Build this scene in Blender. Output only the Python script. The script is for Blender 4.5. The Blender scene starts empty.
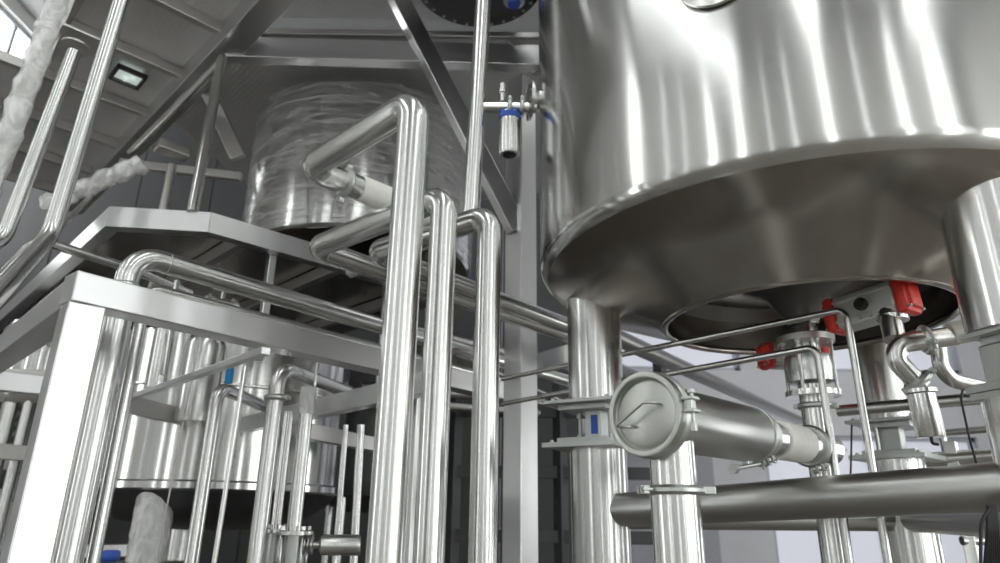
import bpy, bmesh, math, random
from mathutils import Vector, Matrix
random.seed(4)
PI = math.pi
S = bpy.context.scene
COL = S.collection
E = 1.6                       # eye height above the floor

# ------------------------------------------------------------------ camera
F = 667.0
TH = math.atan(F / 1911.0)
PHI = 0.0131
fwd = Vector((0, math.cos(TH), math.sin(TH)))
r0 = Vector((1, 0, 0)); u0 = Vector((0, -math.sin(TH), math.cos(TH)))
rgt = r0 * math.cos(PHI) + u0 * math.sin(PHI)
upv = u0 * math.cos(PHI) - r0 * math.sin(PHI)
EYE = Vector((0, 0, E))
cam_d = bpy.data.cameras.new('camera'); cam = bpy.data.objects.new('camera', cam_d); COL.objects.link(cam)
rot = Matrix((rgt, upv, -fwd)).transposed().to_4x4()
cam.matrix_world = Matrix.Translation(EYE) @ rot
cam_d.sensor_width = 36; cam_d.lens = 24.0; cam_d.clip_start = 0.05
cam_d.dof.use_dof = True; cam_d.dof.focus_distance = 1.9; cam_d.dof.aperture_fstop = 2.8
S.camera = cam

def ray(px, py):
    return fwd * F + rgt * (px - 500) - upv * (py - 281.5)
def UY(px, py, Y):            # the point seen at a pixel, at depth Y into the hall
    r = ray(px, py); return EYE + r * (Y / r.y)
def UZ(px, py, z):            # the same, at height z above the eye
    r = ray(px, py); return EYE + r * (z / r.z)
def R(x, y, z): return Vector((x, y, z + E))
DA = Vector((0.7071, 0.7071, 0)); DB = Vector((-0.7071, 0.7071, 0))

# ------------------------------------------------------------------ materials
def nodes(name):
    m = bpy.data.materials.new(name); m.use_nodes = True
    nt = m.node_tree; return m, nt, nt.nodes['Principled BSDF']
def steel(name, col=(.72, .71, .69), rough=.22, scale=(60, 60, 1.5), bump=.02, aniso=0.0, wav=0.0, rvar=.1, wavscale=(2.2, 2.2, .5), wrap=0):
    m, nt, p = nodes(name); N = nt.nodes; L = nt.links
    p.inputs['Metallic'].default_value = 1
    tc = N.new('ShaderNodeTexCoord'); mp = N.new('ShaderNodeMapping'); mp.inputs['Scale'].default_value = scale
    L.new(tc.outputs['Object'], mp.inputs['Vector'])
    nz = N.new('ShaderNodeTexNoise'); nz.inputs['Scale'].default_value = 1; nz.inputs['Detail'].default_value = 4
    L.new(mp.outputs['Vector'], nz.inputs['Vector'])
    mr = N.new('ShaderNodeMapRange'); mr.inputs['To Min'].default_value = rough - rvar / 2; mr.inputs['To Max'].default_value = rough + rvar / 2
    L.new(nz.outputs['Fac'], mr.inputs['Value']); L.new(mr.outputs['Result'], p.inputs['Roughness'])
    n2 = N.new('ShaderNodeTexNoise'); n2.inputs['Scale'].default_value = 2.5; n2.inputs['Detail'].default_value = 3
    L.new(tc.outputs['Object'], n2.inputs['Vector'])
    mx = N.new('ShaderNodeMix'); mx.data_type = 'RGBA'
    mx.inputs[6].default_value = (col[0] * .9, col[1] * .9, col[2] * .9, 1); mx.inputs[7].default_value = (min(1, col[0] * 1.08), min(1, col[1] * 1.08), min(1, col[2] * 1.08), 1)
    L.new(n2.outputs['Fac'], mx.inputs['Factor']); L.new(mx.outputs[2], p.inputs['Base Color'])
    b = N.new('ShaderNodeBump'); b.inputs['Strength'].default_value = bump; b.inputs['Distance'].default_value = .01
    L.new(nz.outputs['Fac'], b.inputs['Height'])
    last = b
    if wav:
        m2 = N.new('ShaderNodeMapping'); m2.inputs['Scale'].default_value = wavscale
        L.new(tc.outputs['Object'], m2.inputs['Vector'])
        n3 = N.new('ShaderNodeTexNoise'); n3.inputs['Scale'].default_value = 1; n3.inputs['Detail'].default_value = 1.5
        L.new(m2.outputs['Vector'], n3.inputs['Vector'])
        b2 = N.new('ShaderNodeBump'); b2.inputs['Strength'].default_value = wav; b2.inputs['Distance'].default_value = .05
        L.new(n3.outputs['Fac'], b2.inputs['Height']); L.new(b.outputs['Normal'], b2.inputs['Normal']); last = b2
    L.new(last.outputs['Normal'], p.inputs['Normal'])
    if aniso:
        p.inputs['Anisotropic'].default_value = aniso
        tg = N.new('ShaderNodeTangent'); tg.direction_type = 'RADIAL'; tg.axis = 'Z'
        L.new(tg.outputs['Tangent'], p.inputs['Tangent']); p.inputs['Anisotropic Rotation'].default_value = .25
    return m
def plain(name, col, rough=.5, metal=0, bump=0, bscale=30, var=.08, emit=0):
    m, nt, p = nodes(name); N = nt.nodes; L = nt.links
    p.inputs['Metallic'].default_value = metal; p.inputs['Roughness'].default_value = rough
    tc = N.new('ShaderNodeTexCoord'); nz = N.new('ShaderNodeTexNoise'); nz.inputs['Scale'].default_value = bscale; nz.inputs['Detail'].default_value = 3
    L.new(tc.outputs['Object'], nz.inputs['Vector'])
    mx = N.new('ShaderNodeMix'); mx.data_type = 'RGBA'
    mx.inputs[6].default_value = tuple(c * (1 - var) for c in col) + (1,); mx.inputs[7].default_value = tuple(min(1, c * (1 + var)) for c in col) + (1,)
    L.new(nz.outputs['Fac'], mx.inputs['Factor']); L.new(mx.outputs[2], p.inputs['Base Color'])
    if bump:
        b = N.new('ShaderNodeBump'); b.inputs['Strength'].default_value = bump; b.inputs['Distance'].default_value = .01
        L.new(nz.outputs['Fac'], b.inputs['Height']); L.new(b.outputs['Normal'], p.inputs['Normal'])
    if emit:
        p.inputs['Emission Color'].default_value = col + (1,); p.inputs['Emission Strength'].default_value = emit
    return m
STEEL = steel('polished_tube_steel', (.76, .76, .745), .22, scale=(3, 3, 3), bump=0, aniso=.55, rvar=.05)
STEELB = steel('background_tube_steel', (.68, .68, .665), .26, scale=(3, 3, 3), bump=0)
TANK = steel('brushed_tank_steel', (.68, .68, .665), .17, scale=(3, 3, 120), bump=.004, aniso=.88, wav=.03, wavscale=(5, 5, .2), rvar=.05)
CONE = steel('tank_underside_steel', (.46, .425, .39), .22, scale=(9, 9, 9), bump=.01, wav=.06, wavscale=(3, 3, 3), rvar=.06)  # tank steel darkened and warmed; the floor's reflection put into its colour
DARKC = steel('shaded_dish_steel', (.16, .155, .15), .3, scale=(9, 9, 9), bump=.01, rvar=.06)  # dish steel darkened: shade inside the opening put into its colour
DULLP = steel('dull_pipe_steel', (.30, .295, .29), .32, scale=(9, 9, 9), bump=0)
SATIN = steel('satin_tube_steel', (.52, .52, .505), .33, scale=(5, 5, 5), bump=0)
BEAM = steel('satin_beam_steel', (.76, .76, .765), .30, scale=(5, 5, 5), bump=0, rvar=.08)
LIDM = steel('matt_lid_steel', (.50, .51, .48), .34, scale=(40, 40, 40), bump=.006)
DARKB = steel('dull_structural_steel', (.60, .585, .57), .42, scale=(10, 10, 10), bump=.03)
CAST = steel('cast_bracket_steel', (.60, .62, .60), .40, scale=(30, 30, 30), bump=.04)
ALU = plain('anodised_aluminium', (.62, .62, .59), .48, .6, .03, 60)
RED = plain('red_end_cap_paint', (.72, .045, .03), .38, 0, .02)
BLUE = plain('blue_plastic', (.04, .12, .55), .4)
BLUET = plain('blue_tape', (.02, .28, .62), .5)
BLACK = plain('black_rubber', (.012, .012, .013), .45)
HOSE = plain('white_rubber_sleeve', (.94, .92, .88), .6, 0, .08, 45)
HOSEG = plain('grey_rubber_sleeve', (.55, .54, .50), .6, 0, .08, 45)
DARKV = plain('dark_opening_steel', (.05, .05, .05), .5, .6)
GLASSL = plain('lamp_glass', (.75, .85, .80), .15, 0, 0, 8, .1, .35)
WALLM = plain('pale_wall_panel', (.68, .675, .715), .7, 0, .02, 4, .05)
FLOORM = plain('hall_floor', (.19, .172, .15), .35, 0, .02, 1.5, .15)
WALLD = plain('grey_wall_panel', (.72, .715, .70), .7, 0, .02, 4, .05)
CEILM = plain('ceiling_sheet', (.42, .42, .42), .7, 0, .02, 3)
PANE = plain('daylight_pane', (.97, 1.0, .985), .4, 0, 0, 2, .02, 3.2)
PANED = plain('shaded_frosted_pane', (.62, .63, .70), .5, 0, 0, 2, .02, .38)
FRAME = plain('window_frame_paint', (.5, .52, .58), .5)
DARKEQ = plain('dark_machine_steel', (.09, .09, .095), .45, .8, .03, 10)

def checker_plate():
    m, nt, p = nodes('tread_plate_steel'); N = nt.nodes; L = nt.links
    p.inputs['Metallic'].default_value = .6; p.inputs['Roughness'].default_value = .5
    p.inputs['Base Color'].default_value = (.74, .73, .73, 1)
    tc = N.new('ShaderNodeTexCoord'); mp = N.new('ShaderNodeMapping'); mp.inputs['Rotation'].default_value = (0, 0, PI / 4)
    mp.inputs['Scale'].default_value = (28, 28, 28); L.new(tc.outputs['Object'], mp.inputs['Vector'])
    ck = N.new('ShaderNodeTexVoronoi'); ck.feature = 'DISTANCE_TO_EDGE'; ck.inputs['Scale'].default_value = 1; ck.inputs['Randomness'].default_value = .35
    L.new(mp.outputs['Vector'], ck.inputs['Vector'])
    b = N.new('ShaderNodeBump'); b.inputs['Strength'].default_value = .9; b.inputs['Distance'].default_value = .006
    L.new(ck.outputs['Distance'], b.inputs['Height']); L.new(b.outputs['Normal'], p.inputs['Normal'])
    return m
TREAD = checker_plate()
def wrap_mat(name, alpha, scale, white=.85, amin=None):
    m, nt, p = nodes(name); N = nt.nodes; L = nt.links
    p.inputs['Base Color'].default_value = (white, white, white * .99, 1); p.inputs['Roughness'].default_value = .18
    tc = N.new('ShaderNodeTexCoord'); mp = N.new('ShaderNodeMapping'); mp.inputs['Scale'].default_value = scale; mp.inputs['Rotation'].default_value = (0, .5, 0)
    L.new(tc.outputs['Object'], mp.inputs['Vector'])
    nz = N.new('ShaderNodeTexNoise'); nz.inputs['Scale'].default_value = 1; nz.inputs['Detail'].default_value = 6; nz.inputs['Distortion'].default_value = 1.6
    L.new(mp.outputs['Vector'], nz.inputs['Vector'])
    b = N.new('ShaderNodeBump'); b.inputs['Strength'].default_value = .8; b.inputs['Distance'].default_value = .015
    L.new(nz.outputs['Fac'], b.inputs['Height']); L.new(b.outputs['Normal'], p.inputs['Normal'])
    mr = N.new('ShaderNodeMapRange'); mr.inputs['From Min'].default_value = .42; mr.inputs['From Max'].default_value = .68
    mr.inputs['To Min'].default_value = alpha * .3 if amin is None else amin; mr.inputs['To Max'].default_value = min(1, alpha * 3)
    L.new(nz.outputs['Fac'], mr.inputs['Value']); L.new(mr.outputs['Result'], p.inputs['Alpha'])
    return m
WRAP = wrap_mat('stretch_film', .15, (2.5, 2.5, 22))
WRAPW = wrap_mat('crumpled_white_film', .55, (12, 12, 7), .95, .5)

# ------------------------------------------------------------------ object helpers
ROOTLOC = {}
def setp(o, label=None, cat=None, group=None, kind=None):
    if label: o['label'] = label
    if cat: o['category'] = cat
    if group: o['group'] = group
    if kind: o['kind'] = kind
def thing(name, label, cat, loc, group=None):
    o = bpy.data.objects.new(name, None); COL.objects.link(o); o.location = loc; o.empty_display_size = .1
    setp(o, label, cat, group); ROOTLOC[o.name] = Vector(loc); return o
def M(name, bm, mat, parent=None, label=None, cat=None, group=None, kind=None):
    bmesh.ops.recalc_face_normals(bm, faces=bm.faces)
    if parent is None:
        xs = [v.co for v in bm.verts]
        lo = Vector((min(v[i] for v in xs) for i in range(3))); hi = Vector((max(v[i] for v in xs) for i in range(3)))
        loc = Vector(((lo.x + hi.x) / 2, (lo.y + hi.y) / 2, lo.z))
    else: loc = ROOTLOC[parent.name]
    bmesh.ops.translate(bm, verts=bm.verts, vec=-loc)
    me = bpy.data.meshes.new(name); bm.to_mesh(me); bm.free(); me.materials.append(mat); sm = [p.use_smooth for p in me.polygons]; me.set_sharp_from_angle(angle=math.radians(38)); me.polygons.foreach_set('use_smooth', sm)
    o = bpy.data.objects.new(name, me); COL.objects.link(o)
    if parent is None: o.location = loc
    else: o.parent = parent
    ROOTLOC[o.name] = loc
    setp(o, label, cat, group, kind); return o

def frame_of(ax):
    ax = ax.normalized(); ref = Vector((0, 0, 1)) if abs(ax.z) < .95 else Vector((1, 0, 0))
    u = ref.cross(ax).normalized(); return u, ax.cross(u).normalized()
def fillet(pts, rb, n=9):
    pts = [Vector(p) for p in pts]; out = [pts[0]]
    for i in range(1, len(pts) - 1):
        a, b, c = pts[i - 1], pts[i], pts[i + 1]
        d1 = (a - b); d2 = (c - b); l1 = d1.length; l2 = d2.length; d1.normalize(); d2.normalize()
        ang = d1.angle(d2)
        if ang > 3.1: out.append(b); continue
        t = rb / math.tan(ang / 2); t = min(t, l1 * .49, l2 * .49); r = t * math.tan(ang / 2)
        bis = (d1 + d2).normalized(); ce = b + bis * (r / math.sin(ang / 2))
        s = b + d1 * t; e = b + d2 * t; vs = s - ce; ve = e - ce; om = vs.angle(ve)
        for k in range(n + 1):
            f = k / n; out.append(ce + (vs * math.sin((1 - f) * om) + ve * math.sin(f * om)) / math.sin(om))
    out.append(pts[-1]); return out
def tube(bm, pts, r, rb=.1, seg=28, n=9):
    P = fillet(pts, rb, n); rings = []; u = None
    for i, p in enumerate(P):
        t = (P[min(i + 1, len(P) - 1)] - P[max(i - 1, 0)]).normalized()
        if u is None: u, v = frame_of(t)
        else:
            u = (u - t * u.dot(t)).normalized(); v = t.cross(u).normalized()
        rr = r[i] if isinstance(r, list) else r
        rings.append([bm.verts.new(p + u * (rr * math.cos(2 * PI * k / seg)) + v * (rr * math.sin(2 * PI * k / seg))) for k in range(seg)])
    for a, b in zip(rings, rings[1:]):
        for k in range(seg):
            f = bm.faces.new((a[k], a[(k + 1) % seg], b[(k + 1) % seg], b[k])); f.smooth = True
    bm.faces.new(rings[0]); bm.faces.new(rings[-1][::-1]); return bm
def lathe(bm, prof, org, ax=Vector((0, 0, 1)), seg=48, smooth=True, caps=True):
    org = Vector(org); ax = Vector(ax).normalized(); u, v = frame_of(ax); rings = []
    for r, h in prof:
        if r < 1e-5: rings.append([bm.verts.new(org + ax * h)])
        else: rings.append([bm.verts.new(org + ax * h + u * (r * math.cos(2 * PI * k / seg)) + v * (r * math.sin(2 * PI * k / seg))) for k in range(seg)])
    for a, b in zip(rings, rings[1:]):
        for k in range(seg):
            k2 = (k + 1) % seg
            if len(a) == 1 and len(b) == 1: continue
            if len(a) == 1: f = bm.faces.new((a[0], b[k2], b[k]))
            elif len(b) == 1: f = bm.faces.new((a[k], a[k2], b[0]))
            else: f = bm.faces.new((a[k], a[k2], b[k2], b[k]))
            f.smooth = smooth
    if caps:
        if len(rings[0]) > 1: bm.faces.new(rings[0])
        if len(rings[-1]) > 1: bm.faces.new(rings[-1][::-1])
    return bm
def box(bm, c, X, Y, Z, bev=.004):
    c = Vector(c); vs = []
    for sx in (-1, 1):
        for sy in (-1, 1):
            for sz in (-1, 1): vs.append(bm.verts.new(c + X * (sx * .5) + Y * (sy * .5) + Z * (sz * .5)))
    F_ = [(0, 1, 3, 2), (4, 6, 7, 5), (0, 4, 5, 1), (2, 3, 7, 6), (0, 2, 6, 4), (1, 5, 7, 3)]
    fs = [bm.faces.new([vs[i] for i in f]) for f in F_]
    if bev:
        es = list({e for f in fs for e in f.edges})
        bmesh.ops.bevel(bm, geom=es, offset=bev, segments=2, affect='EDGES', profile=.5)
    return bm
def beam(bm, p0, p1, w, h, bev=.004, up=None):   # rectangular section between two points, h measured upright
    p0 = Vector(p0); p1 = Vector(p1); d = p1 - p0
    zz = up or (Vector((0, 0, 1)) if abs(d.normalized().z) < .95 else DA)
    s = d.cross(zz).normalized(); t = s.cross(d).normalized()
    return box(bm, (p0 + p1) / 2, d, s * w, t * h, bev)
def channel(bm, p0, p1, w, h, t=.006):           # C section, web up
    p0 = Vector(p0); p1 = Vector(p1); d = p1 - p0; zz = Vector((0, 0, 1)); s = d.cross(zz).normalized(); n = s.cross(d).normalized()
    c = (p0 + p1) / 2
    box(bm, c + n * (h / 2), d, s * w, n * t, 0); box(bm, c + s * (w / 2), d, s * t, n * h, 0); box(bm, c - s * (w / 2), d, s * t, n * h, 0)
    return bm
def nb(): return bmesh.new()
def clamp(parent, c, ax, r, name='clamp', wing=None, mat=None):
    kk = min(1, r / .055)  # hinged ferrule clamp with its bolt and wing nut
    bm = nb(); ax = Vector(ax).normalized()
    lathe(bm, [(r, -.011), (r + .007, -.011), (r + .014, -.004), (r + .014, .004), (r + .007, .011), (r, .011)], c, ax, 36, caps=False)
    w = Vector(wing) if wing else frame_of(ax)[0]
    w = (w - ax * w.dot(ax)).normalized(); t = ax.cross(w)
    w0 = w; w = w * kk; t = t * kk; q = Vector(c) + w0 * (r + .010 + .012 * kk)
    box(bm, q + t * .009, w * .024, t * .008, ax * .020, .002); box(bm, q - t * .009, w * .024, t * .008, ax * .020, .002)
    tube(bm, [q + w * .004 - t * .022, q + w * .004 + t * .03], .0032, seg=8)
    lathe(bm, [(.008, 0), (.008, .012)], q + w * .004 + t * .014, t, 6, smooth=False)
    box(bm, q + w * .004 + t * .032, w * .026, t * .008, ax * .006, .002)
    q2 = Vector(c) - w0 * (r + .016); box(bm, q2, w * .016, t * .02, ax * .018, .002)
    return M(name, bm, mat or CAST, parent)
def seam(parent, c, ax, r, name='weld_seam'):
    bm = nb(); lathe(bm, [(r, -.003), (r + .0014, 0), (r, .003)], c, ax, 32, caps=False); return M(name, bm, DARKB, parent)
def bolt(bm, c, ax, r=.008, h=.008):
    lathe(bm, [(r * 1.5, 0), (r * 1.5, h * .3), (r, h * .3), (r, h)], c, ax, 6, smooth=False)
def pipe(name, label, pts, r, rb, mat=None, cat='pipe', group=None, seg=28):
    bm = nb(); tube(bm, pts, r, rb, seg); return M(name, bm, mat or STEEL, None, label, cat, group)
FL = -E + .002

# ------------------------------------------------------------------ the hall
def struct(name, bm, mat, parent=None): 
    o = M(name, bm, mat, parent)
    if parent is None: o['kind'] = 'structure'
    return o
X0, X1, Y0, Y1, ZT = -6.5, 7.5, -6.0, 9.5, 8.0
b = nb(); box(b, ((X0 + X1) / 2, (Y0 + Y1) / 2, -.1), Vector((X1 - X0 + .4, 0, 0)), Vector((0, Y1 - Y0 + .4, 0)), Vector((0, 0, .2)), 0); struct('floor', b, FLOORM)
b = nb(); box(b, ((X0 + X1) / 2, (Y0 + Y1) / 2, ZT + .1), Vector((X1 - X0 + .4, 0, 0)), Vector((0, Y1 - Y0 + .4, 0)), Vector((0, 0, .2)), 0); struct('ceiling', b, CEILM)
def wall(name, p0, p1, inward, wins, nwin, wm=None):
    # wall slab with real openings: wins = list of (s0, s1, z0, z1) along the wall
    p0 = Vector(p0); p1 = Vector(p1); d = (p1 - p0); L_ = d.length; d.normalize(); inn = Vector(inward)
    bm = nb(); cuts = sorted({0, L_} | {w[0] for w in wins} | {w[1] for w in wins})
    for a, c in zip(cuts, cuts[1:]):
        hs = sorted([(w[2], w[3]) for w in wins if w[0] <= a + 1e-4 and w[1] >= c - 1e-4]); z = 0
        spans = []
        for z0, z1 in hs: spans.append((z, z0)); z = z1
        spans.append((z, ZT))
        for z0, z1 in spans:
            if z1 - z0 > .01: box(bm, p0 + d * ((a + c) / 2) - inn * .1 + Vector((0, 0, (z0 + z1) / 2)), d * (c - a), inn * .2, Vector((0, 0, z1 - z0)), 0)
    struct(name, bm, wm or WALLM)
    for (s0, s1, z0, z1) in wins:
        n = nwin[0]; nwin[0] += 1
        c = p0 + d * ((s0 + s1) / 2) + Vector((0, 0, (z0 + z1) / 2)) - inn * .12
        bm = nb(); w = s1 - s0; h = z1 - z0; Z = Vector((0, 0, 1))
        for k in (-1, 1):
            box(bm, c + d * (k * (w / 2 - .03)), d * .06, inn * .1, Z * h, 0); box(bm, c + Z * (k * (h / 2 - .03)), d * w, inn * .1, Z * .06, 0)
        nv = max(1, int(w / 1.1)); nh = max(1, int(h / 1.0))
        for k in range(1, nv): box(bm, c + d * (-w / 2 + w * k / nv), d * .05, inn * .08, Z * h, 0)
        for k in range(1, nh): box(bm, c + Z * (-h / 2 + h * k / nh), d * w, inn * .08, Z * .05, 0)
        wf = struct('window_%d' % n, bm, FRAME)
        bm = nb(); box(bm, c - inn * .02, d * (w - .08), inn * .01, Z * (h - .08), 0); M('pane', bm, PANED if name == 'wall_front' else PANE, wf)
NW = [1]
wall('wall_front', (X0, Y1, 0), (X1, Y1, 0), (0, -1, 0), [(7.6, 9.3, .5, 2.7), (10.2, 13.2, .5, 2.7), (8.2, 10.0, 3.6, 6.9), (10.8, 13.2, 3.6, 6.9)], NW)
wall('wall_left', (X0, Y0, 0), (X0, Y1, 0), (1, 0, 0), [(1.0, 1.6, .5, 7.8), (3.4, 3.6, .5, 7.8), (4.8, 5.0, .5, 7.8), (6.6, 7.2, .5, 7.8), (12.0, 14.8, 4.4, 7.8)], NW, WALLD)  # narrow strips are unseen, shaped for streaks in the tank's reflection
wall('wall_right', (X1, Y0, 0), (X1, Y1, 0), (-1, 0, 0), [(.4, 4.2, .3, 3.9), (4.8, 5.4, .8, 7), (7.0, 8.2, .8, 7), (10.8, 12.6, .8, 3.2)], NW, WALLD)  # unseen windows; the wide low one is sized to whiten the front post
wall('wall_back', (X0, Y0, 0), (X1, Y0, 0), (0, 1, 0), [(.8, 1.3, .4, 7.8), (3.2, 3.4, .4, 7.8), (4.6, 4.8, .4, 7.8), (6.2, 6.6, .4, 7.8), (8.1, 8.3, .4, 7.8), (9.8, 10.2, .4, 7.8), (11.8, 12.9, .4, 7.8)], NW, WALLD)  # unseen window strips, placed and narrowed to streak the steel's reflections
# skylight strips, unseen and added so glowing panes light and streak the steel
for k, (x, y0, y1) in enumerate([(-4.2, -5, 1.5), (0.2, -5, 1.2), (4.6, -5, 7)]):
    bm = nb(); c = Vector((x, (y0 + y1) / 2, ZT - .03)); 
    for s in (-1, 1):
        box(bm, c + Vector((s * .42, 0, 0)), Vector((.06, 0, 0)), Vector((0, y1 - y0, 0)), Vector((0, 0, .08)), 0); box(bm, c + Vector((0, s * (y1 - y0) / 2, 0)), Vector((.9, 0, 0)), Vector((0, .06, 0)), Vector((0, 0, .08)), 0)
    wf = struct('window_%d' % NW[0], bm, FRAME); NW[0] += 1
    bm = nb(); box(bm, c, Vector((.8, 0, 0)), Vector((0, y1 - y0 - .06, 0)), Vector((0, 0, .02)), 0); M('pane', bm, PANE, wf)

# ------------------------------------------------------------------ big tank
D = 2.8; az = math.radians(25.3)
TC = Vector((D * math.sin(az), D * math.cos(az), 0))
RO = .368 * D; ZO = .33 * D; RI = .191 * D; ZI = .262 * D
def cone_z(r): return ZI + (r - RI) * (ZO - ZI) / (RO - RI)
tank = thing('process_tank', 'huge brushed steel tank on three legs, filling the upper right', 'tank', (TC.x, TC.y, 0))
prof = [(RO - .03, 3.6), (RO, 3.57)] + [(RO, 3.57 - k * (3.57 - ZO - .05) / 6) for k in range(1, 7)]
prof += [(RO - .003, ZO + .032), (RO - .012, ZO + .014), (RO - .03, ZO - .002)]
b = nb(); lathe(b, [(0, 3.6)] + prof, R(TC.x, TC.y, 0), seg=160, caps=False); shell = M('shell', b, TANK, tank)
rr = RI; zi = ZI
cp = [(RO - .03, ZO - .002), (RO - .1, cone_z(RO - .1)), (RO - .25, cone_z(RO - .25)), (RI + .03, cone_z(RI + .03)), (RI + .012, ZI - .004), (RI, ZI - .008), (RI - .012, ZI + .004), (RI - .014, ZI + .14)]
b = nb(); lathe(b, cp, R(TC.x, TC.y, 0), seg=160, caps=False); M('underside_cone', b, CONE, tank, 'polished conical underside, dark floor reflection put into its colour')
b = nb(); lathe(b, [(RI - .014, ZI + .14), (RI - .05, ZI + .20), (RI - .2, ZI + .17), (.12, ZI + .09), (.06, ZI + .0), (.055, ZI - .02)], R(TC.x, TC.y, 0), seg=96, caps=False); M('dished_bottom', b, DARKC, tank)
b = nb(); lathe(b, [(RI + .016 * math.cos(t * PI / 6) - .004, ZI + .016 * math.sin(t * PI / 6) + .002) for t in range(13)], R(TC.x, TC.y, 0), seg=160, caps=False); M('rim_bead', b, CONE, tank, 'bright rounded rim of the bottom opening')
# manway high on the shell
ma = math.radians(-120.5)
def onshell(a, z, off=0): return R(TC.x + math.cos(a) * (RO + off), TC.y + math.sin(a) * (RO + off), z)
rdir = ray(716, -26); rd2 = Vector((rdir.x, rdir.y)); tc2 = Vector((TC.x, TC.y)); bq = rd2.dot(tc2) / rd2.dot(rd2); cq = (tc2.dot(tc2) - RO * RO) / rd2.dot(rd2)
mwp = EYE + rdir * (bq - math.sqrt(bq * bq - cq))
ddir = Vector((mwp.x - TC.x, mwp.y - TC.y, 0)).normalized(); mc = Vector((TC.x, TC.y, mwp.z)) + ddir * (RO - .01)
b = nb(); lathe(b, [(.105, -.02), (.105, .012), (.125, .016), (.125, .028), (.105, .032), (.095, .02)], mc, ddir, 48); mw = M('manway', b, STEEL, tank)
b = nb(); lathe(b, [(.097, .018), (.08, .024), (.04, .03), (0, .032)], mc, ddir, 48); M('sight_glass', b, DARKEQ, mw)
# side port flange that takes the branch pipe
pc = Vector((.135, 2.60, UY(538, 100, 2.6).z)); pd = Vector((-1, -.12, 0)).normalized()
b = nb(); lathe(b, [(.05, -.06), (.05, 0), (.095, 0), (.095, .014), (.05, .018)], pc, pd, 40)
for k in range(6):
    u, v = frame_of(pd); a = 2 * PI * k / 6; bolt(b, pc + pd * .014 + (u * math.cos(a) + v * math.sin(a)) * .078, pd, .006, .005)
M('port_flange', b, STEEL, tank)
# legs on load cells
LA = [188.6, 308.6, 68.6]; LR = .295 * D; lr = .0405 * D
def load_foot(parent, c, rad, zu=.43, zl=.262, ps=.30, label=False, cw=.07):
    # c: axis point; two cover plates, cell block between
    X = rad; Yv = Vector((-rad.y, rad.x, 0)); Z = Vector((0, 0, 1))
    off = X * .02
    for nm, z, sz, t in (('upper_plate', zu, ps, .014), ('upper_plate', zu - .018, ps * .7, .022), ('lower_plate', zl, ps + .01, .020), ('lower_plate', zl + .02, .22, .022)):
        bm = nb(); box(bm, R(c.x, c.y, z) + off, X * sz, Yv * sz, Z * t, .002)
        if sz > .25:
            for sx in (-1, 1):
                for sy in (-1, 1): bolt(bm, R(c.x, c.y, z) + off + X * (sx * sz * .4) + Yv * (sy * sz * .4) + Z * (t / 2), Z, .008, .012)
        M(nm, bm, CAST, parent)
    bm = nb(); box(bm, R(c.x, c.y, (zu + zl) / 2), X * cw, Yv * max(.09, cw), Z * (zu - zl - .05), .006)
    tube(bm, [R(c.x, c.y, zl + .02) + X * .075, R(c.x, c.y, zu - .02) + X * .075], .009, seg=10)
    tube(bm, [R(c.x, c.y, zl + .02) - X * .075 + Yv * .04, R(c.x, c.y, zu - .02) - X * .075 + Yv * .04], .009, seg=10)
    for zz in (zl + .045, zu - .045): lathe(bm, [(.016, -.007), (.016, .007)], R(c.x, c.y, zz) + X * .075, Z, 6, smooth=False)
    lc = M('load_cell', bm, CAST, parent)
    if label:
        bm = nb(); box(bm, R(c.x, c.y, (zu + zl) / 2) + Yv * .046 - X * .008, X * .028, Yv * .004, Z * .075, 0); M('rating_label', bm, BLUE, lc, 'blue sticker on the load cell')
for i, a in enumerate(LA):
    an = math.radians(a) - az + 0
    # angle measured in the frame where the tank centre lies dead ahead; turn it back by the tank's bearing
    la = Vector((math.cos(an), math.sin(an), 0)); c = TC + la * LR
    top = cone_z(LR) + .06
    b = nb(); zu_, zl_, ps_ = [(.432, .262, .30), (.475, .31, .20), (.42, .262, .30)][i]; lathe(b, [(lr, zu_ + .007), (lr, top)], R(c.x, c.y, 0), seg=56)
    leg = M('leg', b, STEEL, tank)
    load_foot(leg, c, Matrix.Rotation(math.radians(-16), 3, 'Z') @ la if i == 0 else la, zu_, zl_, ps_, i == 0, .13 if i == 1 else .07)
    b = nb(); lathe(b, [(lr, FL), (lr, zl_ - .01)], R(c.x, c.y, 0), seg=56); lathe(b, [(lr + .06, FL), (lr + .06, FL + .02)], R(c.x, c.y, 0), seg=40)
    M('lower_leg', b, STEEL, leg)
def legpos(i):
    an = math.radians(LA[i]) - az; return TC + Vector((math.cos(an), math.sin(an), 0)) * LR
p1, p2, p3 = legpos(0), legpos(1), legpos(2)
def crossbar(a, c, z, r, z2=None):
    z2 = z if z2 is None else z2
    d = (c - a).normalized(); bm = nb(); tube(bm, [R(a.x, a.y, z) + d * (lr - .02), R(c.x, c.y, z2) - d * (lr - .02)], r, seg=40); return M('cross_tube', bm, SATIN, tank)
crossbar(p1, p2, .022, .062, .085); crossbar(p2, p3, .0, .05); crossbar(p3, p1, .0, .05)

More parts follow.
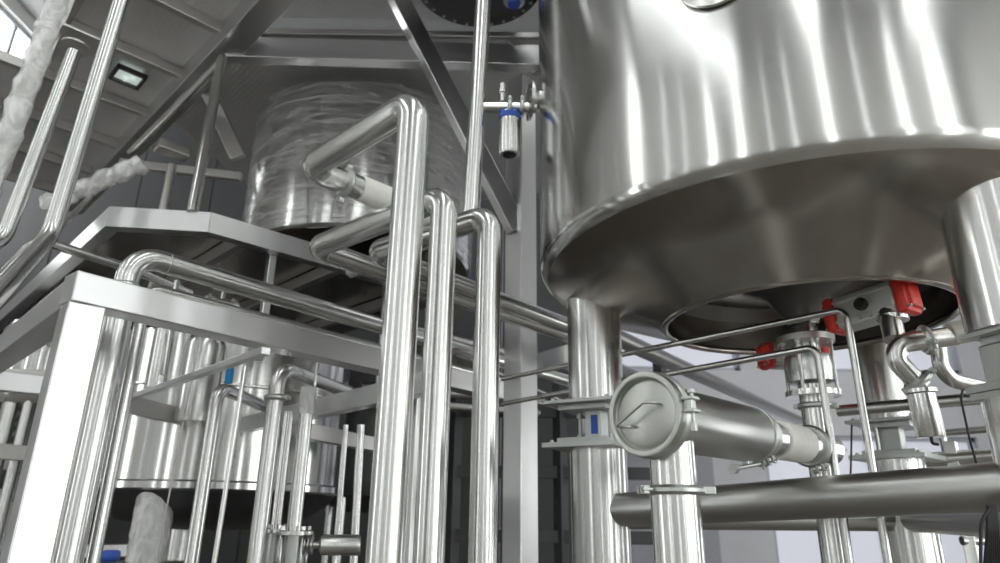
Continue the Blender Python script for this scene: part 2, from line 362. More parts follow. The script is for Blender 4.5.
# outlet pipe under the tank, with its two clamped spools and actuator
b = nb(); tube(b, [R(TC.x, TC.y, FL), R(TC.x, TC.y, ZI + .02)], .05, seg=32)
outp = M('outlet_pipe', b, STEEL, None, 'vertical outlet pipe dropping from the centre of the big tank bottom', 'pipe')
b = nb(); lathe(b, [(.05, -.012), (.105, -.012), (.105, .012), (.05, .012)], R(TC.x, TC.y, .655), seg=40)
for k in range(8):
    a = 2 * PI * k / 8; bolt(b, R(TC.x + .09 * math.cos(a), TC.y + .09 * math.sin(a), .642), Vector((0, 0, -1)), .007, .012)
M('flange', b, DARKB, outp)
b = nb(); lathe(b, [(.05, -.06), (.085, -.05), (.09, 0), (.085, .05), (.05, .06)], R(TC.x, TC.y, .54), seg=32)
for k in range(4):
    a = PI / 4 + PI / 2 * k; tube(b, [R(TC.x + .09 * math.cos(a), TC.y + .09 * math.sin(a), .45), R(TC.x + .09 * math.cos(a), TC.y + .09 * math.sin(a), .64)], .007, seg=8)
    for z in (.45, .64): lathe(b, [(.013, -.006), (.013, .006)], R(TC.x + .09 * math.cos(a), TC.y + .09 * math.sin(a), z), seg=6, smooth=False)
M('valve_body', b, STEELB, outp)
b = nb(); lathe(b, [(.05, -.01), (.098, -.01), (.098, .01), (.05, .01)], R(TC.x, TC.y, .445), seg=40); M('flange', b, STEEL, outp)
clamp(outp, R(TC.x, TC.y, .40), (0, 0, 1), .05, wing=(1, -.3, 0)); clamp(outp, R(TC.x, TC.y, .24), (0, 0, 1), .05, wing=(1, -.6, 0))

def actuator(label, c, ax, L_, w, name='pneumatic_actuator', nubs=True, updir=Vector((0, 0, 1))):
    ax = ax.normalized(); s = ax.cross(updir).normalized(); n = s.cross(ax).normalized()
    root = thing(name, label, 'valve actuator', c - n * (w * .6))
    bm = nb(); box(bm, c, ax * L_, s * w * .8, n * w, .012)
    for k in (-1, 1):
        box(bm, c + n * (k * w * .30) - s * w * .41, ax * L_ * .98, s * .01, n * .012, .003); box(bm, c + n * (k * w * .30) + s * w * .41, ax * L_ * .98, s * .01, n * .012, .003)
    M('body', bm, ALU, root)
    for k in (-1, 1):
        bm = nb(); box(bm, c + ax * (k * (L_ / 2 + .018)), ax * .04, s * w * .86, n * w * 1.08, .014); box(bm, c + ax * (k * (L_ / 2 + .04)), ax * .02, s * w * .6, n * w * .8, .009)
        cap = M('end_cap', bm, RED, root, 'red end cap')
        for i in (-1, 1):
            for j in (-1, 1):
                bm = nb(); bolt(bm, c + ax * (k * (L_ / 2 + .038)) + s * (i * w * .34) + n * (j * w * .40), ax * k, .004, .008); M('bolt', bm, CAST, cap)
    bm = nb(); lathe(bm, [(.022, 0), (.022, .014), (.014, .018), (.014, .028)], c + (-s if s.y > 0 else s) * w * .42 + n * .0, (-s if s.y > 0 else s), 20); M('position_knob', bm, BLACK, root)
    bm = nb()
    for k in (-.018, .018): lathe(bm, [(.008, 0), (.008, .014), (.004, .018)], c + (-s if s.y > 0 else s) * w * .41 + n * (-w * .36) + ax * (k + .0), (-s if s.y > 0 else s), 12)
    M('air_port', bm, CAST, root)
    return root
aL = UY(838, 317, 2.30); aR = UY(905, 296, 2.10)
actuator('grey actuator with two red end caps, tilted, under the big tank opening', (aL + aR) / 2, aR - aL, (aR - aL).length * .88, .118)
aL = UY(770, 352, 2.62); aR = UY(850, 352, 2.62)
actuator('actuator mostly hidden behind the outlet pipe, red cap showing at left', R(TC.x, TC.y + .17, aL.z - E) + Vector((.02, 0, 0)), Vector((1, .05, 0)), .19, .10)

# ------------------------------------------------------------------ horizontal filter housing with round lid
lc0 = UY(646, 414, 1.57); z0 = lc0.z
def ax_pt(t): return lc0 + DA * t
hous = thing('strainer_housing', 'horizontal steel strainer body with round handled lid at centre right', 'strainer', (lc0.x, lc0.y, z0 - .12))
b = nb(); lathe(b, [(.078, .0), (.078, .50), (.070, .515), (.052, .56), (.052, .60)], ax_pt(.02), DA, 64); M('barrel', b, SATIN, hous)
b = nb(); lathe(b, [(.078, .012), (.096, .012), (.102, .022), (.102, .03), (.078, .034)], lc0, DA, 64, caps=False); M('rim_ring', b, CAST, hous)
b = nb(); lathe(b, [(0, -.006), (.070, -.004), (.080, .000), (.083, -.002), (.085, -.012), (.090, -.014), (.097, -.012), (.099, -.004), (.099, .010), (0, .010)], lc0, DA, 72, caps=False)
lid = M('lid', b, LIDM, hous, 'round matt steel lid')
# bent-rod handle lying across the lid
u_ = (DA.cross(Vector((0, 0, 1)))).normalized(); v_ = Vector((0, 0, 1))      # u_ points right-ish across the lid
def lp(x, z, o): return lc0 + u_ * x + v_ * z - DA * (.004 + o)
b = nb(); tube(b, [lp(-.062, -.026, 0), lp(-.062, -.026, .03), lp(.018, .02, .034), lp(.045, .018, .034), lp(.045, .018, 0)], .0035, .012, 12, 5)
M('handle', b, CAST, lid)
b = nb(); tube(b, [lp(-.062, -.026, .012), lp(-.03, -.03, .012)], .003, seg=8); M('hinge_pin', b, CAST, lid)
# band clamp lug to the right of the lid
q = lc0 + u_ * .108 + v_ * .012 + DA * .012
b = nb()
for k in (-1, 1): box(b, q + v_ * (k * .014), u_ * .035, DA * .03, v_ * .008, .002)
tube(b, [q + v_ * .035 + u_ * .006, q - v_ * .05 + u_ * .006], .004, seg=10); box(b, q - v_ * .05 + u_ * .006, u_ * .012, DA * .012, v_ * .02, .002); box(b, q + v_ * .03 + u_ * .006, u_ * .014, DA * .014, v_ * .01, .002)
box(b, q, u_ * .02, DA * .02, v_ * .03, .002)
M('clamp_lug', b, CAST, hous)
b = nb(); ring_c = ax_pt(.535); lathe(b, [(.07, -.008), (.08, -.006), (.08, .006), (.06, .012)], ring_c, DA, 48, caps=False); M('end_ring', b, CAST, hous)
clamp(hous, ax_pt(.60), DA, .052, wing=(.2, -.3, -1))
# down branch
bp = ax_pt(.103); b = nb(); tube(b, [Vector((bp.x, bp.y, z0 - .03)), Vector((bp.x, bp.y, z0 - .165))], .054, seg=40); M('down_branch', b, STEEL, hous)
b = nb(); tube(b, [Vector((bp.x, bp.y, z0 - .166)), Vector((bp.x, bp.y, .004))], .057, seg=44)
dn = M('drop_pipe', b, STEEL, None, 'short wide vertical pipe clamped below the round-lidded strainer', 'pipe')
clamp(dn, Vector((bp.x, bp.y, z0 - .167)), (0, 0, 1), .056, wing=(-1, -.2, 0))
b = nb(); box(b, Vector((bp.x + .075, bp.y - .02, z0 - .167)), Vector((.03, 0, 0)), Vector((0, .012, 0)), Vector((0, 0, .018)), .002); M('clamp_nut', b, CAST, dn)
# sleeve and spool towards the outlet pipe
b = nb(); lathe(b, [(.052, .62), (.052, .70)], lc0, DA, 48); spool = M('spool_pipe', b, STEEL, None, 'polished pipe spool with a white sleeve between strainer and outlet pipe', 'pipe')
b = nb(); lathe(b, [(.057, .70), (.059, .72), (.059, .86), (.057, .90)], lc0, DA, 48); M('sleeve', b, HOSE, spool, 'white rubber sleeve')
b = nb(); lathe(b, [(.055, .90), (.055, .975), (.062, .98), (.062, .99), (.055, .995), (.055, 1.13)], lc0, DA, 48); M('end_ferrule', b, STEEL, spool)
clamp(spool, ax_pt(.97), DA, .055, wing=(.3, -.2, -1))
# latch hardware below the barrel end
b = nb(); q = ax_pt(.50) + Vector((0, 0, -.092))
tube(b, [q + Vector((-.06, -.06, -.01)), q + Vector((-.01, -.02, .0)), q + Vector((.05, .03, .012))], .006, .02, 10); lathe(b, [(.014, -.01), (.014, .01)], q + Vector((-.06, -.06, -.01)), DA, 6, smooth=False); lathe(b, [(.012, -.01), (.012, .01)], q + Vector((.05, .03, .012)), DA, 6, smooth=False)
box(b, q + Vector((0, 0, .012)), DA * .03, u_ * .02, v_ * .03, .003)
M('latch', b, CAST, hous)

# ------------------------------------------------------------------ three tall pipes at the centre
rA = .046
def vert_from(p, z=FL): return R(p.x, p.y, z)
# pipe A
zA = 1.152
a0 = R(-.262, 1.70, zA); a1 = UZ(309, 168, zA)
a2 = a1 + DA * .62
pA = pipe('pipe', 'tallest and nearest of the three bent vertical pipes, arm reaching up left', [vert_from(a0), a0, a1, a2], rA, .065, group=None, seg=40)
clamp(pA, a1 + DA * .15, DA, rA, wing=(-.3, .2, -1)); 
b = nb(); lathe(b, [(rA + .003, .21), (rA + .004, .22), (rA + .004, .52), (rA + .002, .54)], a1, DA, 40); M('sleeve', b, HOSE, pA, 'white sleeve on the returning arm')
# pipe B
b0 = UY(446, 192, 1.92); b0.z = E + .955; b0.x = UY(440, 300, 1.92).x
b1 = UZ(314, 248, .955); b2 = UZ(575, 335, .955)
dd = (UZ(560, 332, .955) - b1).normalized()
pB = pipe('pipe', 'middle of the three bent vertical pipes, its arm turning back to the right', [vert_from(b0), b0, b1, b1 + dd * 1.68], .0425, .062, seg=40)
# pipe C
c0 = UY(488, 290, 2.02); c0.z = E + .955; c1 = UZ(372, 252, .935)
c0.z = c1.z
pC = pipe('pipe', 'rightmost and shortest of the three bent vertical pipes', [vert_from(c0), c0, c1, c1 + dd * 1.6 + Vector((0, 0, -.02))], .040, .06, seg=40)
# thin strip pipe behind C, post between A and B
g0 = UY(475, 420, 2.35); pipe('small_pipe', 'slim vertical tube close behind the rightmost tall pipe', [vert_from(g0), R(g0.x, g0.y, .62)], .012, .05, seg=16)
g0 = UY(414, 480, 2.5); b = nb(); beam(b, R(g0.x, g0.y, FL), R(g0.x, g0.y, UY(414, 386, 2.5).z - E), .05, .05); 
box(b, R(g0.x, g0.y, UY(414, 386, 2.5).z - E), DA * .07, DB * .07, Vector((0, 0, .006)), 0)
M('support_post', b, BEAM, None, 'square steel post seen between the two nearest tall pipes', 'post')

# riser with branch and sample valve on the tank side
zr = UY(478, 107, 2.6).z - E; rx = UY(472, 170, 2.6).x
low = R(rx, 2.6, UY(470, 222, 2.6).z - E)
b = nb(); tube(b, [R(UY(484, 20, 2.6).x, 2.6, 2.6), low, low + DB * .9], .038, .06, 28)
tube(b, [R(rx + .01, 2.6, zr), R(pc.x + .02, 2.6, zr)], .026, seg=24)
ris = M('riser_pipe', b, STEEL, None, 'tall vertical riser with a short branch to the big tank side', 'pipe')
vx = UY(510, 110, 2.55).x
clamp(ris, R(vx, 2.6, zr), (1, 0, 0), .027, wing=(0, -.1, 1)); clamp(ris, R(vx + .055, 2.6, zr), (1, 0, 0), .027, wing=(0, -.1, 1))
b = nb(); cz = zr
lathe(b, [(.030, -.03), (.030, -.07), (.048, -.072), (.048, -.235), (.043, -.245)], R(vx, 2.60, cz), seg=32)
lathe(b, [(.012, .03), (.012, .07), (.018, .075), (.018, .095), (.008, .10), (.014, .115), (.014, .125), (.0, .13)], R(vx - .035, 2.6, cz), seg=16)
sv = M('sample_valve', b, STEEL, None, 'small cylindrical valve with blue collar hanging from the riser branch', 'valve')
b = nb(); lathe(b, [(.046, -.04), (.05, -.045), (.05, -.068), (.03, -.07)], R(vx, 2.60, cz), seg=20)
for k in range(5):
    a = k * 1.256; lathe(b, [(.008, -.03), (.008, -.045)], R(vx + .04 * math.cos(a), 2.6 + .04 * math.sin(a), cz), seg=8)
M('collar', b, BLUE, sv, 'blue plastic collar')
b = nb(); lathe(b, [(.006, -.245), (.006, -.25), (.0, -.255)], R(vx, 2.6, cz), seg=12); lathe(b, [(.030, -.2455), (.030, -.2465)], R(vx, 2.6, cz), seg=20); M('end_plug', b, DARKV, sv)

# ------------------------------------------------------------------ central square column with brace
cx = UY(520.5, 400, 3.75).x
b = nb(); beam(b, R(cx, 3.75, FL), R(cx, 3.75, 2.72), .135, .135, .004, up=DA)
colm = M('steel_column', b, BEAM, None, 'square steel column with a plain face, between the tall pipes and the tank leg', 'column')
k0 = UY(517, 230, 3.72); k1 = UY(396, -6, 3.38)
b = nb(); beam(b, k0, k1, .075, .115, .004); M('knee_brace', b, BEAM, colm, 'diagonal brace running up to the left')
k2 = UY(532, 105, 3.5); k3 = UY(532, 60, 3.5)
b = nb()
for dz in (0, .07): box(b, UY(522, 64, 3.62) + Vector((0, 0, dz)), DA * .3, DB * .04, Vector((0, 0, .02)), 0)
M('splice_bar', b, DARKB, colm)

# ------------------------------------------------------------------ upper walkway: deck plates, longitudinals, cross channels
ZU = 2.75
def AB(a, bb, z): return R((a - bb) * .7071, (a + bb) * .7071, z)
walk = thing('upper_walkway', 'overhead tread-plate walkway seen from below, upper left', 'walkway', AB(.6, 4.5, -E))
bs = [2.3, 2.95, 3.6, 4.23, 4.9, 5.55, 6.2, 6.85]
for i, (s, e) in enumerate(zip(bs, bs[1:])):
    b = nb(); aw = .43 if e < 4.95 else -.9; box(b, AB((aw + 1.22) / 2, (s + e) / 2, ZU + .075), DA * (1.22 - aw), DB * (e - s - .01), Vector((0, 0, .008)), 0); M('tread_plate', b, TREAD, walk)
for bb in bs:
    b = nb(); aw = .43 if bb < 4.8 else -.9; box(b, AB((aw + 1.18) / 2, bb, ZU + .035), DA * (1.18 - aw), DB * .05, Vector((0, 0, .07)), .004); M('cross_channel', b, DARKB, walk)
for a in (0.43, 1.22):
    b = nb(); beam(b, AB(a, 2.2, ZU), AB(a, 7.0, ZU), .15 if a > 1 else .08, .16, .004); M('side_beam', b, BEAM if a > 1 else DARKB, walk)
# flood light set in the second bay
lcn = UZ(128, 77, ZU + .03)
fl = thing('recessed_floodlight', 'small square floodlight set in the tread plate overhead', 'light', lcn)
b = nb()
for s in (-1, 1):
    box(b, lcn + DA * (s * .085), DA * .02, DB * .19, Vector((0, 0, .035)), .003); box(b, lcn + DB * (s * .085), DA * .19, DB * .02, Vector((0, 0, .035)), .003)
M('bezel', b, DARKEQ, fl)
b = nb(); lathe(b, [(.012, -.02), (.018, 0), (.012, .01)], lcn + DA * .03, seg=12); lathe(b, [(.012, -.02), (.018, 0), (.012, .01)], lcn - DA * .01 + DB * .03, seg=12); M('bulb', b, GLASSL, fl)
b = nb(); box(b, lcn + Vector((0, 0, .01)), DA * .15, DB * .15, Vector((0, 0, .008)), 0); M('lens', b, GLASSL, fl)
# mezzanine over the tanks to the right
mz = thing('mezzanine_floor', 'dark mezzanine floor overhead behind the wrapped tank, top centre', 'platform', R(0, 4, -E))
nA = UY(222, 58, 3.42)
b = nb(); beam(b, R(-1.72, 3.48, ZU - .02), R(.5, 3.53, ZU - .02), .08, .15); M('edge_beam', b, BEAM, mz)
b = nb()
pts = [(-1.72, 3.5), (.62, 3.5), (.62, 5.6), (-2.2, 6.4), (-2.6, 4.4)]
v0 = [b.verts.new(R(x, y, ZU + .12)) for x, y in pts]; v1 = [b.verts.new(R(x, y, ZU + .14)) for x, y in pts]
b.faces.new(v0[::-1]); b.faces.new(v1)
for k in range(5): b.faces.new((v0[k], v0[(k + 1) % 5], v1[(k + 1) % 5], v1[k]))
M('floor_plate', b, TREAD, mz)
b = nb(); beam(b, R(-1.6, 3.0, ZU + .2), R(-.56, 2.98, ZU + .2), .08, .12); M('cross_beam', b, DARKB, mz)
b = nb(); beam(b, R(-1.7, 3.46, ZU + .10), R(.6, 3.46, ZU + .10), .03, .04); M('cross_beam', b, DARKB, mz)
b = nb(); box(b, R(-.825, 2.95, ZU + .34), Vector((1.85, 0, 0)), Vector((0, 1.3, 0)), Vector((0, 0, .01)), 0); M('floor_plate', b, TREAD, mz)
# round bolted flange of the vessel standing on it
rc = R(-.15, 3.05, ZU + .12)
b = nb(); lathe(b, [(.30, .2), (.30, .06), (.38, .05), (.38, .02), (.30, .0), (.28, .0), (.1, -.02), (0, -.03)], rc, seg=72, caps=False); hv = M('hopper_base', b, DARKEQ, None, 'dark round bolted vessel base overhead beside the big tank', 'vessel')
for k in range(28):
    a = 2 * PI * k / 28; b = nb(); bolt(b, rc + Vector((.345 * math.cos(a), .345 * math.sin(a), .022)), Vector((0, 0, -1)), .010, .02); M('bolt', b, CAST, hv)
b = nb(); q = UY(514, 3, 2.75); lathe(b, [(.02, 0), (.055, .01), (.055, .03), (.03, .04), (.03, .42)], q, seg=24); bk = M('cable_gland', b, CAST, None, 'small blue-centred fitting hanging from the ceiling top centre', 'fitting')
b = nb(); lathe(b, [(.032, -.012), (.036, .0), (.02, .008)], q, seg=20); M('gland_core', b, BLUE, bk, 'blue core')

# railing under the walkway
n0 = UY(222, 58, 3.38); n1 = UY(130, 152, 4.3); n2 = UY(192, 213, 3.0)
b = nb(); tube(b, [n0, n2], .028, seg=18); ps = M('handrail', b, STEEL, None, 'round steel rail post rising from the lower deck corner to the walkway beam', 'rail')
b = nb(); tube(b, [n0 + Vector((-.02, .03, -.01)), n1], .026, seg=18); M('rail_arm', b, STEEL, ps)
b = nb(); beam(b, UY(199, 72, 4.15), UY(238, 158, 4.15), .05, .10); M('diagonal_brace', b, DARKB, None, 'flat dull brace crossing behind the wrapped tank at its left', 'brace')
p = UY(172, 165, 4.2); b = nb(); tube(b, [p, R(p.x, p.y, 1.39)], .03, seg=18); box(b, UY(172, 150, 4.2), DA * .22, DB * .12, Vector((0, 0, .07)), .01)
M('hanging_bracket', b, DARKB, None, 'dull bracket with short round post left of the deck rail', 'bracket')
b = nb(); p0, p1w = UY(45, 205, 3.4), UY(143, 163, 3.4); n = 26
P = [p0.lerp(p1w, k / n) + Vector((0, 0, random.uniform(-.008, .008))) for k in range(n + 1)]
tube(b, P, [.045 + random.uniform(-.012, .012) for _ in P], 0, 18) if False else None
def crumple(bm, amt, seed=1):
    rnd = random.Random(seed)
    for v in bm.verts: v.co += Vector((rnd.uniform(-amt, amt), rnd.uniform(-amt, amt), rnd.uniform(-amt, amt)))
def raw_tube(bm, P, rs, seg=18):
    rings = []; u = None
    for i, p in enumerate(P):
        t = (P[min(i + 1, len(P) - 1)] - P[max(i - 1, 0)]).normalized(); u, v = frame_of(t)
        rings.append([bm.verts.new(p + u * (rs[i] * math.cos(2 * PI * k / seg)) + v * (rs[i] * math.sin(2 * PI * k / seg))) for k in range(seg)])
    for a, c in zip(rings, rings[1:]):
        for k in range(seg): bm.faces.new((a[k], a[(k + 1) % seg], c[(k + 1) % seg], c[k])).smooth = True
    bm.faces.new(rings[0]); bm.faces.new(rings[-1][::-1])
raw_tube(b, P, [.052 + .006 * math.sin(k * 1.3) for k in range(n + 1)], 14); crumple(b, .006)
M('wrapped_pipe', b, WRAPW, None, 'short pipe end wrapped in crumpled plastic film beside the deck', 'pipe')
b = nb(); beam(b, UY(120, 163, 4.32), UY(241, 177, 4.32), .05, .06); M('cross_beam', b, DARKB, None, 'thin level beam behind the deck, left of the wrapped tank', 'beam')
b = nb(); q = UY(110, 556, 3.1); lathe(b, [(.014, -.04), (.024, -.025), (.024, .025), (.02, .035), (0, .036)], q, Vector((1, .2, 0)), 20); tube(b, [q + Vector((0, 0, -.03)), Vector((q.x, q.y, .004))], .016, seg=12); M('blue_valve_head', b, BLUE, None, 'blue valve head low behind the pipes beside the bright post', 'valve')
# wrapped beam at far left
b = nb(); beam(b, UY(84, -40, 2.5), UY(-22, 215, 2.5), .07, .05); wb = M('wrapped_beam', b, DARKB, None, 'steel beam wrapped in torn white film at far left edge', 'beam')
b = nb(); P = [UY(66, -20, 2.47).lerp(UY(-24, 220, 2.47), k / 34) for k in range(35)]; raw_tube(b, P, [.046 + .004 * math.sin(k * 1.7) for k in range(35)], 12); crumple(b, .006, 3); M('film_wrap', b, WRAPW, wb, 'crumpled translucent film')

# stair handrails, left
h0, h1, h2, h3 = UY(125, -12, 2.0), UY(50, 236, 1.95), UY(-8, 300, 1.62), None
p = pipe('handrail', 'front one of two steep handrails at left, bending down to the left', [h0, h1, UY(-25, 318, 1.6)], .0265, .12, cat='rail')
b = nb(); tube(b, [UY(74, 52, 2.5), UY(4, 238, 2.45), UY(-40, 262, 2.3)], .029, .12, 26); hr = M('handrail', b, STEEL, None, 'rear one of two steep handrails at left, flanged to the walkway', 'rail')
b = nb(); d_ = (UY(74, 52, 2.5) - UY(4, 238, 2.45)).normalized(); lathe(b, [(.03, -.012), (.06, -.01), (.06, .0), (.03, .002)], UY(76, 46, 2.52), d_, 24); box(b, UY(78, 40, 2.54), DA * .16, DB * .16, Vector((0, 0, .012)), .002); M('end_flange', b, DARKB, hr)
pipe('small_pipe', 'thin tube bending from far left to run under the lower deck', [UY(-6, 285, 2.1), UY(30, 247, 2.35), UY(42, 241, 2.35), UY(128, 268, 2.65), UY(190, 293, 2.95)], .019, .06, cat='pipe')
pipe('small_pipe', 'short slanting tube behind the front handrail', [UY(62, 226, 3.2), UY(92, 195, 3.4)], .014, .05)

# ------------------------------------------------------------------ wrapped tank above the lower deck
wc = Vector((4.62 * math.sin(math.radians(-12.8)), 4.62 * math.cos(math.radians(-12.8)), 0))
wt = thing('wrapped_tank', 'upper steel tank wrapped in clear film, on the deck behind the pipes', 'tank', (wc.x, wc.y, E + 1.5))
b = nb(); lathe(b, [(0, 2.72), (.74, 2.70), (.78, 2.68), (.80, 2.64), (.80, 1.66), (.78, 1.645)], R(wc.x, wc.y, 0), seg=96, caps=False); M('shell', b, TANK, wt)
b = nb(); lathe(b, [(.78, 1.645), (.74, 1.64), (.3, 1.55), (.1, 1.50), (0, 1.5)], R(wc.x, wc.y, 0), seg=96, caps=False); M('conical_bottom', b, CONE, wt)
b = nb(); prof = [(.815 + .006 * math.sin(k * 2.1), 1.62 + k * .045) for k in range(25)]; lathe(b, prof, R(wc.x, wc.y, 0), seg=120, caps=False); crumple(b, .004, 5); M('film_wrap', b, WRAP, wt, 'clear stretch film')
for k in range(3):
    a = math.radians(30 + 120 * k); b = nb(); tube(b, [R(wc.x + .6 * math.cos(a), wc.y + .6 * math.sin(a), 1.49), R(wc.x + .6 * math.cos(a), wc.y + .6 * math.sin(a), 1.66)], .05, seg=20); M('leg', b, STEELB, wt)

# lower deck with fascia
ZD = 1.39
dp = [UZ(-20, 330, ZD), UZ(110, 207, ZD), UZ(211, 213, ZD), UZ(470, 291, ZD)]
dk = thing('lower_deck', 'octagonal mid-level deck with bright fascia under the wrapped tank', 'platform', (dp[1].x, dp[1].y, E + ZD - .08))
dp2 = [Vector(p) for p in dp]
for i, (p, q) in enumerate(zip(dp2, dp2[1:])):
    p = p + Vector((0, 0, -.05)); q = q + Vector((0, 0, -.05)); b = nb(); beam(b, p, q, .008, .105, 0); d_ = (q - p); inn = Vector((-d_.y, d_.x, 0)).normalized() * .03
    box(b, (p + q) / 2 + inn + Vector((0, 0, -.049)), d_ * .98, inn * 2, Vector((0, 0, .006)), 0)
    M('fascia', b, BEAM, dk)
b = nb(); pl = [dp2[0], dp2[1], dp2[2], dp2[3], dp2[3] + DB * 2.6, dp2[0] + DB * 1.5 + Vector((.4, .6, 0))]
lo = [b.verts.new(p + Vector((0, .006, -.02))) for p in pl]; hi = [b.verts.new(p + Vector((0, .006, -.005))) for p in pl]
b.faces.new(lo[::-1]); b.faces.new(hi)
for k in range(6): b.faces.new((lo[k], lo[(k + 1) % 6], hi[(k + 1) % 6], hi[k]))
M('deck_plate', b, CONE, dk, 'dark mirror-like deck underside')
for t in (.12, .45, .8):
    s_ = dp2[2].lerp(dp2[3], t) + Vector((-.02, .02, -.06)); b = nb(); beam(b, s_, s_ + DB * 1.6, .05, .07); M('deck_joist', b, DARKB, dk)
# hangers from deck to rail level
hg = [(270, 283, 250, 318), (379, 300, 318, 352), (497, 0, 0, 0)]
for (x, ) in ((268,), (378,)):
    t = (x - 211) / 260
    q = dp2[2].lerp(dp2[3], .0); 
p = UZ(273, 247, ZD - .05); b = nb(); beam(b, p, R(p.x, p.y, .72), .04, .04); M('hanger_bar', b, BEAM, dk)
p = UZ(383, 285, ZD - .05) + DA * .02; b = nb(); tube(b, [p, R(p.x, p.y, .66)], .018, seg=14); M('hanger_bar', b, BEAM, dk)

# ------------------------------------------------------------------ front frame: post and rails
fc = UY(81, 290, 1.82); ft = UZ(80, 271, .65)
zt = .592
fr = thing('pipe_support_gantry', 'big satin steel frame of square tube, bright post at lower left', 'frame', R(ft.x, ft.y, -E))
pk = R(ft.x + .02, ft.y + .02, 0)
b = nb(); beam(b, R(pk.x, pk.y, FL), R(pk.x, pk.y, zt - .046), .095, .095, .004, up=DA); M('post', b, BEAM, fr)
rr_ = UZ(379, 349, .65); rl = UZ(-10, 345, .65)
dr = (rr_ - ft).normalized(); dl = (rl - ft).normalized()
b = nb(); beam(b, R(pk.x, pk.y, zt) - dr * .05, R(pk.x, pk.y, zt) + dr * 1.95, .09, .09); M('rail', b, BEAM, fr)
b = nb(); beam(b, R(pk.x, pk.y, zt) + dl * .046, R(pk.x, pk.y, zt) + dl * 1.6, .09, .09); M('rail', b, BEAM, fr)
# inner frame of flat bar at lower level
zf = .455
i0 = UZ(127, 399, zf); i1 = UZ(266, 351, zf); i2 = UZ(211, 420, zf)
inf = thing('inner_frame', 'level flat-bar frame behind the bright post, below the long rail', 'frame', (i0.x, i0.y, i0.z))
b = nb(); beam(b, i0, i1, .028, .022, .002); M('bar', b, BEAM, inf)
b = nb(); beam(b, i0 + Vector((0, 0, -.02)), i0 + (i2 - i0) * 1.08 + Vector((0, 0, -.02)), .03, .08, .003); M('bar', b, DARKB, inf)
j0 = UZ(378, 383, zf); j1 = UZ(200, 428, zf)
b = nb(); beam(b, j0 - (j1 - j0) * .2 + Vector((0, 0, -.045)), j1 + Vector((0, 0, -.045)), .05, .075, .003); M('bar', b, BEAM, inf)
j0 = UY(300, 430, 3.3); j1 = UY(385, 447, 3.9)
b = nb(); beam(b, j0, j1, .05, .075, .003); M('bar', b, DARKB, inf)
# vertical tube of frame near x~303
# ------------------------------------------------------------------ pipe D and its neighbours
zD = .902
d0 = UY(98, 420, 2.32); d0 = R(d0.x, 2.32, zD); d1 = UZ(380, 326, zD)
dD = (d1 - d0).normalized()
pD = pipe('pipe', 'thick pipe rising behind the bright post and elbowing right under the deck', [vert_from(d0), d0, d0 + dD * 3.3], .042, .10, seg=36)
seam(pD, d0 + dD * .13, dD, .042); seam(pD, d0 - Vector((0, 0, .12)), (0, 0, 1), .042)
e0 = UY(117, 440, 2.42); pipe('small_pipe', 'slimmer vertical tube just right of the thick elbowed pipe', [vert_from(e0), R(e0.x, e0.y, .80), R(e0.x, e0.y, .80) + dD * 2.6], .0225, .05, seg=22)
e1 = UY(78, 440, 2.34); pipe('small_pipe', 'dull vertical tube squeezed between bright post and thick elbowed pipe', [vert_from(e1), R(e1.x, e1.y, .70), R(e1.x, e1.y, .70) + dl * .8], .024, .05, seg=22)
pipe('small_pipe', 'thin tube running right below the thick pipe, above the long rail', [UY(150, 284, 2.75), UY(255, 318, 3.2), UY(380, 356, 3.8)], .016, .05, seg=16)
st = UY(177, 296, 2.6); pipe('small_pipe', 'tiny upright stub tube on top of the long rail', [R(st.x, st.y, .50), UY(177, 281, 2.6)], .012, .05, seg=14)
# small valve cluster above rail
b = nb(); q = UY(222, 303, 2.7); tube(b, [q - DA * .07, q + DA * .07], .02, seg=16); tube(b, [q, q + Vector((0, 0, .05))], .01, seg=12); lathe(b, [(.03, -.008), (.03, .008)], q - DA * .05, DA, 18); lathe(b, [(.03, -.008), (.03, .008)], q + DA * .05, DA, 18); box(b, q + Vector((.0, 0, .055)), DA * .09, DB * .012, Vector((0, 0, .008)), .002)
M('hand_valve', b, STEELB, None, 'small lever valve between the thick pipe and the long rail', 'valve')

# ------------------------------------------------------------------ lower tank, left of centre
lc = Vector((4.35 * math.sin(math.radians(-21.8)), 4.35 * math.cos(math.radians(-21.8)), 0))
lt = thing('lower_tank', 'bright lower tank with dark bottom, behind the pipes at lower left', 'tank', (lc.x, lc.y, 0))
b = nb(); lathe(b, [(0, 1.0), (.3, .98), (.66, .93), (.69, .90), (.69, .14), (.70, .13), (.70, .10), (.67, .09)], R(lc.x, lc.y, 0), seg=96, caps=False); M('shell', b, TANK, lt)
b = nb(); lathe(b, [(.69, .60), (.70, .605), (.70, .615), (.69, .62)], R(lc.x, lc.y, 0), seg=96, caps=False); M('shell_seam', b, STEEL, lt)
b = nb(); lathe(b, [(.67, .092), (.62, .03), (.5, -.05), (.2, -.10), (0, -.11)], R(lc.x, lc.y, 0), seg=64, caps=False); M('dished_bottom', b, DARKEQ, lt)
q = UY(156, 500, 3.47)
b = nb(); tube(b, [R(q.x, q.y, -.24), R(q.x, q.y, .10)], .085, seg=28); lg = M('leg', b, STEELB, lt)
b = nb(); raw_tube(b, [R(q.x, q.y, -.235 + .02 * k) for k in range(17)], [.089 + .0012 * math.sin(k * 2.3) for k in range(17)], 28); crumple(b, .0022, 8); M('film_wrap', b, WRAPW, lg, 'crumpled film round the leg')
b = nb(); box(b, R(q.x, q.y, -.255), Vector((.34, 0, 0)), Vector((0, .34, 0)), Vector((0, 0, .03)), .003); M('foot_plate', b, CAST, lg)
b = nb(); tube(b, [R(q.x, q.y, -.27), R(q.x, q.y, FL)], .07, seg=24); M('lower_leg', b, STEELB, lg)
